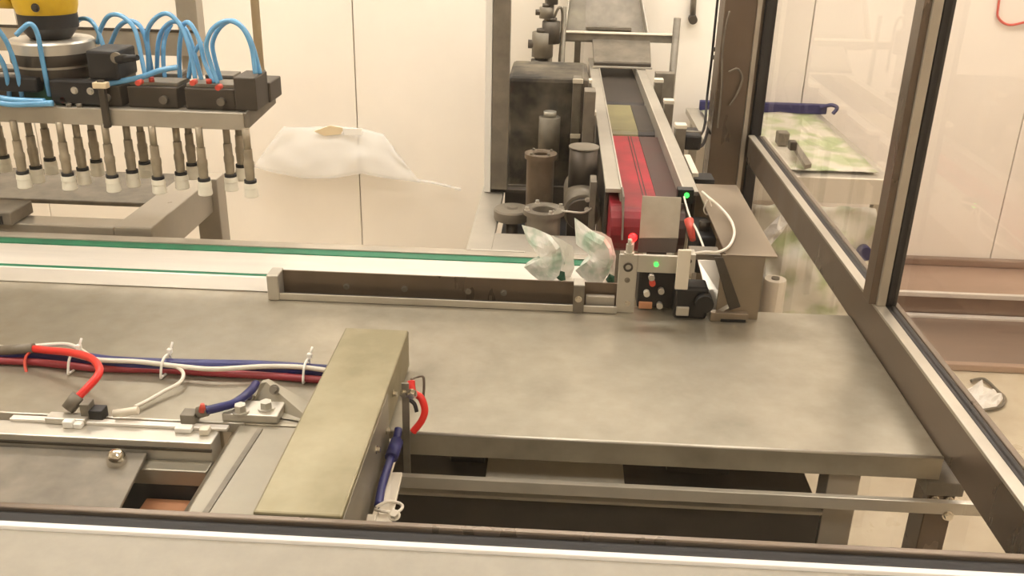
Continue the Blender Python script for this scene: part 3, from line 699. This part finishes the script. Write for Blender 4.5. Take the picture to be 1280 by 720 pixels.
for u, v in ((-29, 212), (28, 214.4), (84.4, 216.6), (140, 219), (197.5, 221), (255, 223.3), (313, 225.5),
             (-16, 205), (44.4, 208), (103, 210), (165, 213), (226, 215.5), (288, 218),
             (4, 195), (62, 198), (120, 200), (180.5, 202), (240, 204), (302, 206)):
    p = at(u, v, z=1.042); cup(p.x, p.y, 1.043)
# manifold blocks on top of the plate
for k in (0, 1, 2, 4, 5, 6):
    x0 = GX1 - .03 - k * .128
    m_ = box('manifold', x0 - (.085 if k == 2 else .112), x0, 2.03, 2.09, 1.185, 1.232, 'darksteel', t, bev=.003)
    box('manifold_lid', x0 - (.083 if k == 2 else .11), x0 - .002, 2.04, 2.10, 1.232, 1.24, 'castgrey', m_)
    cyl('port', (x0 - .03, 2.03, 1.205), (x0 - .03, 2.02, 1.205), .009, 'castgrey', m_, n=12)
    cyl('fitting', (x0 - .06, 2.045, 1.24), (x0 - .06, 2.045, 1.25), .006, 'redfit', m_, n=12)
    b_ = box('manifold', x0 - .10, x0 - .03, 2.12, 2.19, 1.185, 1.236, 'darksteel', t, bev=.003)
    box('manifold_lid', x0 - .098, x0 - .032, 2.125, 2.18, 1.236, 1.244, 'castgrey', b_)
box('end_manifold', -.70, -.652, 2.01, 2.10, 1.19, 1.262, 'darksteel', t, bev=.003)
box('end_manifold', -.69, -.648, 2.10, 2.19, 1.19, 1.235, 'darksteel', t, bev=.003)
def hose(pts, y0, y1, r=.0052):
    n = len(pts); tube('air_hose', [at(u, v, y=y0 + (y1 - y0) * i / (n - 1)) for i, (u, v) in enumerate(pts)], r, 'bluehose', t)
hose([(272, 104), (262, 75), (258, 55), (266, 36), (284, 26), (302, 34), (314, 58), (319, 92)], 2.04, 2.04)
hose([(276, 100), (268, 72), (266, 52), (276, 33), (292, 26), (308, 40), (318, 64), (325, 92)], 2.07, 2.06)
hose([(268, 104), (256, 78), (249, 50), (238, 30), (230, 30), (226, 45), (224, 70), (225, 98)], 2.05, 2.12)
hose([(244, 98), (238, 66), (228, 36), (212, 18), (198, 20), (186, 34), (184, 52), (190, 90)], 2.06, 2.12)
hose([(252, 100), (244, 70), (234, 40), (220, 27), (206, 34), (198, 52), (196, 92)], 2.09, 2.14)
hose([(182, 98), (176, 68), (168, 36), (152, 20), (136, 20), (126, 36), (122, 54)], 2.07, 2.14)
hose([(186, 96), (184, 60), (176, 34), (162, 26), (148, 34), (138, 56)], 2.10, 2.14)
hose([(130, 60), (122, 38), (112, 25), (100, 24), (92, 34)], 2.12, 2.16)
hose([(206, 98), (204, 72), (206, 48), (214, 30)], 2.12, 2.14)
hose([(236, 98), (240, 72), (252, 52)], 2.1, 2.1)
hose([(222, 84), (200, 88), (178, 96), (150, 102), (130, 106)], 2.04, 2.03, .006)
hose([(-8, 30), (8, 52), (20, 84), (26, 112), (28, 124)], 1.97, 2.02)
hose([(-10, 58), (4, 80), (10, 104), (12, 124)], 1.97, 2.02)
hose([(20, 44), (36, 30), (46, 40), (52, 70), (58, 100), (62, 120)], 1.99, 2.02)
hose([(-20, 118), (8, 124), (30, 126), (56, 127)], 1.975, 1.98, .007)
hose([(-20, 124), (10, 130), (40, 130), (66, 129)], 1.972, 1.978, .007)
for u, v in ((78, 125), (172, 104), (240, 104), (272, 110)):
    p = at(u, v, y=2.0); cyl('red_fitting', p + V((0, .02, 0)), p, .006, 'redfit', t, n=12)
for u in (8, 22, 36, 50, 64, 84, 97):
    p = at(u, 134, y=1.985); cyl('plate_screw', (p.x, 1.993, 1.19), (p.x, 1.993, 1.197), .006, 'castgrey', t, n=10)
# tool changer between wrist and gripper
CX, CY = -1.135, 2.1
t = thing('tool_changer', 'stacked dark and silver tool changer rings under the yellow robot wrist', 'tool changer', (CX, CY, 1.185))
lathe('green_base', (CX, CY), [(0, 1.186), (.075, 1.186), (.075, 1.225), (.07, 1.235), (0, 1.235)], 'greenpaint', t)
lathe('dark_body', (CX, CY), [(0, 1.235), (.078, 1.235), (.082, 1.24), (.082, 1.262), (0, 1.262)], 'darksteel', t)
lathe('silver_ring', (CX, CY), [(0, 1.262), (.084, 1.262), (.084, 1.268), (0, 1.268)], 'alu', t)
lathe('upper_body', (CX, CY), [(0, 1.268), (.088, 1.268), (.09, 1.272), (.09, 1.293), (0, 1.293)], 'darksteel', t)
lathe('top_flange', (CX, CY), [(0, 1.293), (.09, 1.293), (.09, 1.315), (.086, 1.319), (0, 1.319)], 'alu', t)
a, b = at(108, 62, y=2.03), at(152, 100, y=2.03)
box('side_module', a.x, b.x, 2.02, 2.12, b.z, a.z, 'black', t, bev=.006)
p = at(148, 74, y=2.02); q = at(172, 72, y=2.0)
cyl('nozzle', p, q, .011, 'black', t, r1=.006, n=14)
p = at(146, 72, y=2.018); cyl('port_ring', p, p + V((0, -.006, 0)), .012, 'castgrey', t, n=14)
a, b = at(60, 100, y=2.0), at(128, 132, y=2.0)
box('valve_module', a.x, b.x, 2.0, 2.03, b.z, a.z, 'black', t, bev=.004)
for u, v in ((93, 113), (113, 114)):
    p = at(u, v, y=2.0); bolt(p, (0, -1, 0), .006, .005, 'alu', t)
a, b = at(121, 100, y=1.975), at(138, 160, y=1.975)
box('lock_bar', a.x, b.x, 1.972, 1.984, b.z, a.z, 'darksteel', t, bev=.002)
a, b = at(118, 102, y=1.978), at(136, 110, y=1.978)
box('lock_cap', a.x, b.x, 1.965, 1.985, b.z, a.z, 'tan', t)
a, b = at(-12, 96, y=2.0), at(48, 116, y=2.0)
box('valve_module', a.x, b.x, 2.0, 2.04, b.z, a.z, 'black', t, bev=.004)
t = thing('robot_wrist', 'yellow painted robot wrist with a black collar', 'robot arm', (CX, CY, 1.32))
lathe('collar', (CX, CY), [(0, 1.32), (.042, 1.32), (.05, 1.33), (.062, 1.345), (.062, 1.374), (0, 1.374)], 'black', t)
lathe('wrist_body', (CX, CY), [(0, 1.374), (.061, 1.374), (.066, 1.39), (.07, 1.43), (.07, 1.55), (.05, 1.6), (0, 1.6)], 'yellow', t)
bolt((CX + .012, CY - .066, 1.392), (0, -1, 0), .007, .006, 'darksteel', t)
cyl('forearm', (CX - .02, CY, 1.58), (CX - .75, CY + .1, 1.9), .07, 'yellow', t, r1=.09, n=28)
cyl('wrist_motor', (CX - .06, CY, 1.425), (CX - .15, CY, 1.425), .045, 'yellow', t, n=24)
cyl('motor_cap', (CX - .15, CY, 1.425), (CX - .16, CY, 1.425), .036, 'darksteel', t, n=24)
cyl('upper_arm', (CX - .75, CY + .1, 1.9), (CX - 1.3, CY + .1, 1.2), .09, 'yellow', t, r1=.11, n=28)
cyl('base_column', (CX - 1.3, CY + .1, 0), (CX - 1.3, CY + .1, 1.25), .14, 'yellow', t, n=28)

# ================================================================== PALLET FRAME behind the conveyor
t = thing('steel_box_frame', 'rectangular stainless box-section frame standing below the suction gripper', 'frame', (-1.1, 2.15, 0))
box('right_beam', -1.0, -.912, 1.985, 2.43, .83, .92, 'steel', t, bev=.003)
box('front_beam', -1.9, -1.0, 1.985, 2.045, .87, .918, 'steel', t, bev=.003)
box('rear_shelf', -1.9, -1.0, 2.17, 2.43, .904, .916, 'castgrey', t, bev=.003)
box('corner_post', -.958, -.895, 2.37, 2.432, 0, .922, 'steel', t, bev=.003)
box('corner_post', -.99, -.93, 1.99, 2.04, 0, .83, 'castgrey', t, bev=.003)
t = thing('frame_block', 'square grey steel block with dark open end on the frame', 'block', (-1.3, 2.0, .92))
box('body', -1.5, -1.225, 1.965, 2.06, .919, .95, 'castgrey', t, bev=.003)
box('open_end', -1.49, -1.245, 1.962, 1.966, .923, .942, 'black', t, bev=0)
# hanging gantry upright and air line
t = thing('gantry_upright', 'grey hanging upright and crossbeam seen behind the gripper hoses', 'gantry', (-1.02, 2.6, 1.2))
box('upright', -1.045, -.988, 2.6, 2.65, 1.15, RH - .001, 'steel', t)
box('crossbeam', -2.4, -.99, 2.58, 2.6, 1.205, 1.272, 'steel', t)
box('beam_edge', -2.4, -.99, 2.577, 2.581, 1.268, 1.276, 'darksteel', t)
t = thing('hanging_tube', 'straight tan tube hanging from above behind the gripper end', 'tube', (-.82, 2.6, 1.1))
p = at(326, 96, y=2.6)
cyl('tube', (p.x, 2.6, 1.17), (p.x, 2.6, RH - .001), .0115, 'tan', t, n=14)
cyl('end_ferrule', (p.x, 2.6, 1.15), (p.x, 2.6, 1.17), .014, 'castgrey', t, n=14)

# ================================================================== REFLECTION IN THE GLASS, modelled as a pale sheet by the wall
t = thing('ghost_reflection', 'translucent white sheet shaped as a ghost reflection low against the cream wall', 'plastic film', (-1.0, 4.0, .4))
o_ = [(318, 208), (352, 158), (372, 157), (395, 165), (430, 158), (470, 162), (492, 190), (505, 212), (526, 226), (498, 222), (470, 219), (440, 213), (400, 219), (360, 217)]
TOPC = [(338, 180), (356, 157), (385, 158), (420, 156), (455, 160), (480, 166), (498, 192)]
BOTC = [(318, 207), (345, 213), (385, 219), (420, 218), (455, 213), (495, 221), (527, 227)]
def ghost_pt(u, v):
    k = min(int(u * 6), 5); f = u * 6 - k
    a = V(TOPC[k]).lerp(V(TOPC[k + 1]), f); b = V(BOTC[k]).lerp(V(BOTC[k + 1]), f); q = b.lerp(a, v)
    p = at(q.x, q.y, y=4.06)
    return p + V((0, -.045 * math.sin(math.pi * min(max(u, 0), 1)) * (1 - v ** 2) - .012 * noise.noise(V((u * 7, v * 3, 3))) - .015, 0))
o = sheet('film', ghost_pt, 36, 12, .002, 'clearwall', t)  # translucent sheet takes the shape of the reflection
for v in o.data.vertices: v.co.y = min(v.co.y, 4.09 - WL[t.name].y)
p = at(418, 162, y=4.02)
prism('yellow_patch', [at(392, 164, y=4.015), at(412, 157, y=4.015), at(430, 160, y=4.015), at(426, 168, y=4.015), at(405, 170, y=4.015)], (0, .006, 0), 'tan', t)
prism('white_patch', [at(428, 160, y=4.01), at(453, 161, y=4.01), at(452, 169, y=4.01), at(430, 169, y=4.01)], (0, .006, 0), 'white', t)
tube('ghost_tail', [at(520, 225, y=4.06), at(545, 229, y=4.07), at(576, 237, y=4.08)], .006, 'clearwall', t)

# ================================================================== WORK TABLE beyond the side guard
t = thing('work_table', 'pale metal work table with two levels seen through the side guard pane', 'table', (.95, 3.55, 0))
box('top', .55, 1.11, 3.04, 4.06, .775, .80, 'alu', t)
box('apron', .55, 1.11, 3.03, 3.042, .715, .80, 'offwhite', t)
box('lower_shelf', .645, 1.09, 2.72, 4.04, .20, .22, 'alu', t)
for lx, ly in ((.57, 3.05), (1.06, 3.05), (.57, 4.0), (1.06, 4.0)): box('leg', lx, lx + .035, ly, ly + .035, 0, .775, 'alu', t)
t = thing('printed_film_sheet', 'green and white printed film sheet spread on the work table top', 'film sheet', (.85, 3.5, .8))
sheet('sheet', lambda u, v: V((.6 + .47 * u, 3.08 + .88 * v, .806 + .008 * noise.noise(V((u * 5, v * 7, 1))) + .006)), 16, 24, .002, 'printfilm', t)
t = thing('squeegee_bar', 'dark blue bar lying across the back of the work table', 'bar', (.95, 4.03, .8))
box('bar', .6, 1.13, 4.0, 4.03, .802, .842, 'darkblue', t, bev=.004)
tube('hook', [(1.10, 4.0, .83), (1.14, 3.99, .845), (1.165, 3.985, .835), (1.15, 3.98, .81)], .008, 'darkblue', t)
t = thing('heat_sealer', 'grey tool with a dark handle resting on the printed film', 'tool', (.78, 3.4, .81))
prism('handle', [at(988, 182, z=.83), at(994, 180, z=.83), at(1014, 210, z=.83), at(1006, 212, z=.83)], (0, 0, .015), 'castgrey', t)
p = at(978, 175, z=.83); box('head', p.x - .02, p.x + .02, p.y - .02, p.y + .03, .814, .86, 'castgrey', t, bev=.004)
q = at(990, 185, z=.85); box('knob', q.x - .012, q.x + .012, q.y - .02, q.y + .02, .845, .875, 'darksteel', t, bev=.004)
t = thing('hanging_printed_film', 'large crumpled green printed film sheet draped under the work table', 'film sheet', (.85, 2.95, .22))
sheet('sheet', lambda u, v: V((.66 + .40 * u + .02 * noise.noise(V((u * 4, v * 5, 9))), 3.02 - .12 * (1 - v) ** 2 - .05 * noise.noise(V((u * 6, v * 6, 2))), .225 + .48 * v)), 18, 22, .002, 'printfilm', t)
t = thing('white_film_cone', 'white crumpled film corner sticking up beside the cover box', 'plastic film', (.67, 2.88, .22))
pillow('film', densify([at(u, v, y=2.87) for u, v in ((946, 300), (955, 288), (976, 268), (988, 274), (978, 290), (964, 306), (950, 318), (946, 320))], 3), .012, 'white', t, crease=.01, seed=12)
prism('stem_sheet', [at(944, 306, y=2.89), at(956, 306, y=2.89), at(960, 400, y=2.89), at(946, 400, y=2.89)], (0, .004, 0), 'film', t)
t = thing('film_roll', 'pale upright film roll standing on the lower shelf by the cover box', 'film roll', (.7, 2.82, .22))
q = at(972, 330, y=2.85)
lathe('roll', (q.x, 2.85), [(0, .22), (.035, .22), (.036, .23), (.036, .50), (.034, .51), (.014, .51), (.014, .49), (0, .49)], 'offwhite', t)
cyl('core', (q.x, 2.85, .49), (q.x, 2.85, .515), .013, 'castgrey', t)
t = thing('purple_strap', 'short purple-blue strap below the side guard rail', 'strap', at(1062, 396, y=3.044))
prism('strap', [at(1068, 384, y=3.044), at(1076, 386, y=3.044), at(1060, 412, y=3.044), at(1052, 410, y=3.044)], (0, .006, 0), 'darkblue', t)
t = thing('dark_knob', 'small dark blue knob under the work table edge', 'knob', at(1080, 315, y=3.0))
p = at(1082, 318, y=2.99); cyl('knob', p, p + V((0, .04, 0)), .024, 'darkblue', t, n=14)
cyl('knob_stem', p + V((0, .04, 0)), p + V((0, .06, 0)), .01, 'castgrey', t, n=10)

# film scrap on the floor to the right, red wire on the wall
t = thing('floor_film_scrap', 'crumpled clear film scrap with a dark cord lying on the floor', 'plastic film', at(1220, 495, z=0))
pillow('film', densify([at(u, v, z=.02) for u, v in ((1196, 503), (1202, 490), (1222, 480), (1242, 488), (1254, 498), (1246, 508), (1222, 512), (1202, 511))], 3), .014, 'white', t, crease=.012, seed=20, push=V((0, 0, 1)))
tube('cord', [at(u, v, z=.012) for u, v in ((1214, 476), (1230, 474), (1246, 488), (1256, 498), (1250, 508), (1228, 512), (1210, 512))], .006, 'castgrey', t)
t = thing('red_wire', 'thin red wire looping on the wall near the upper corner', 'wire', at(1265, 20, y=4.08))
tube('wire', [at(u, v, y=4.09) for u, v in ((1252, -20), (1248, 8), (1248, 22), (1260, 31), (1280, 28), (1300, 20), (1310, -10))], .005, 'redfit', t)
t = thing('wall_hook', 'small dark hook on the wall above the conveyor hood', 'hook', at(864, 20, y=4.08))
p = at(866, 18, y=4.085)
cyl('rod', p + V((-.005, 0, .14)), p, .012, 'castgrey', t, n=12)
cyl('knob', p + V((0, .005, -.015)), p + V((0, -.03, -.02)), .018, 'darksteel', t, n=14)
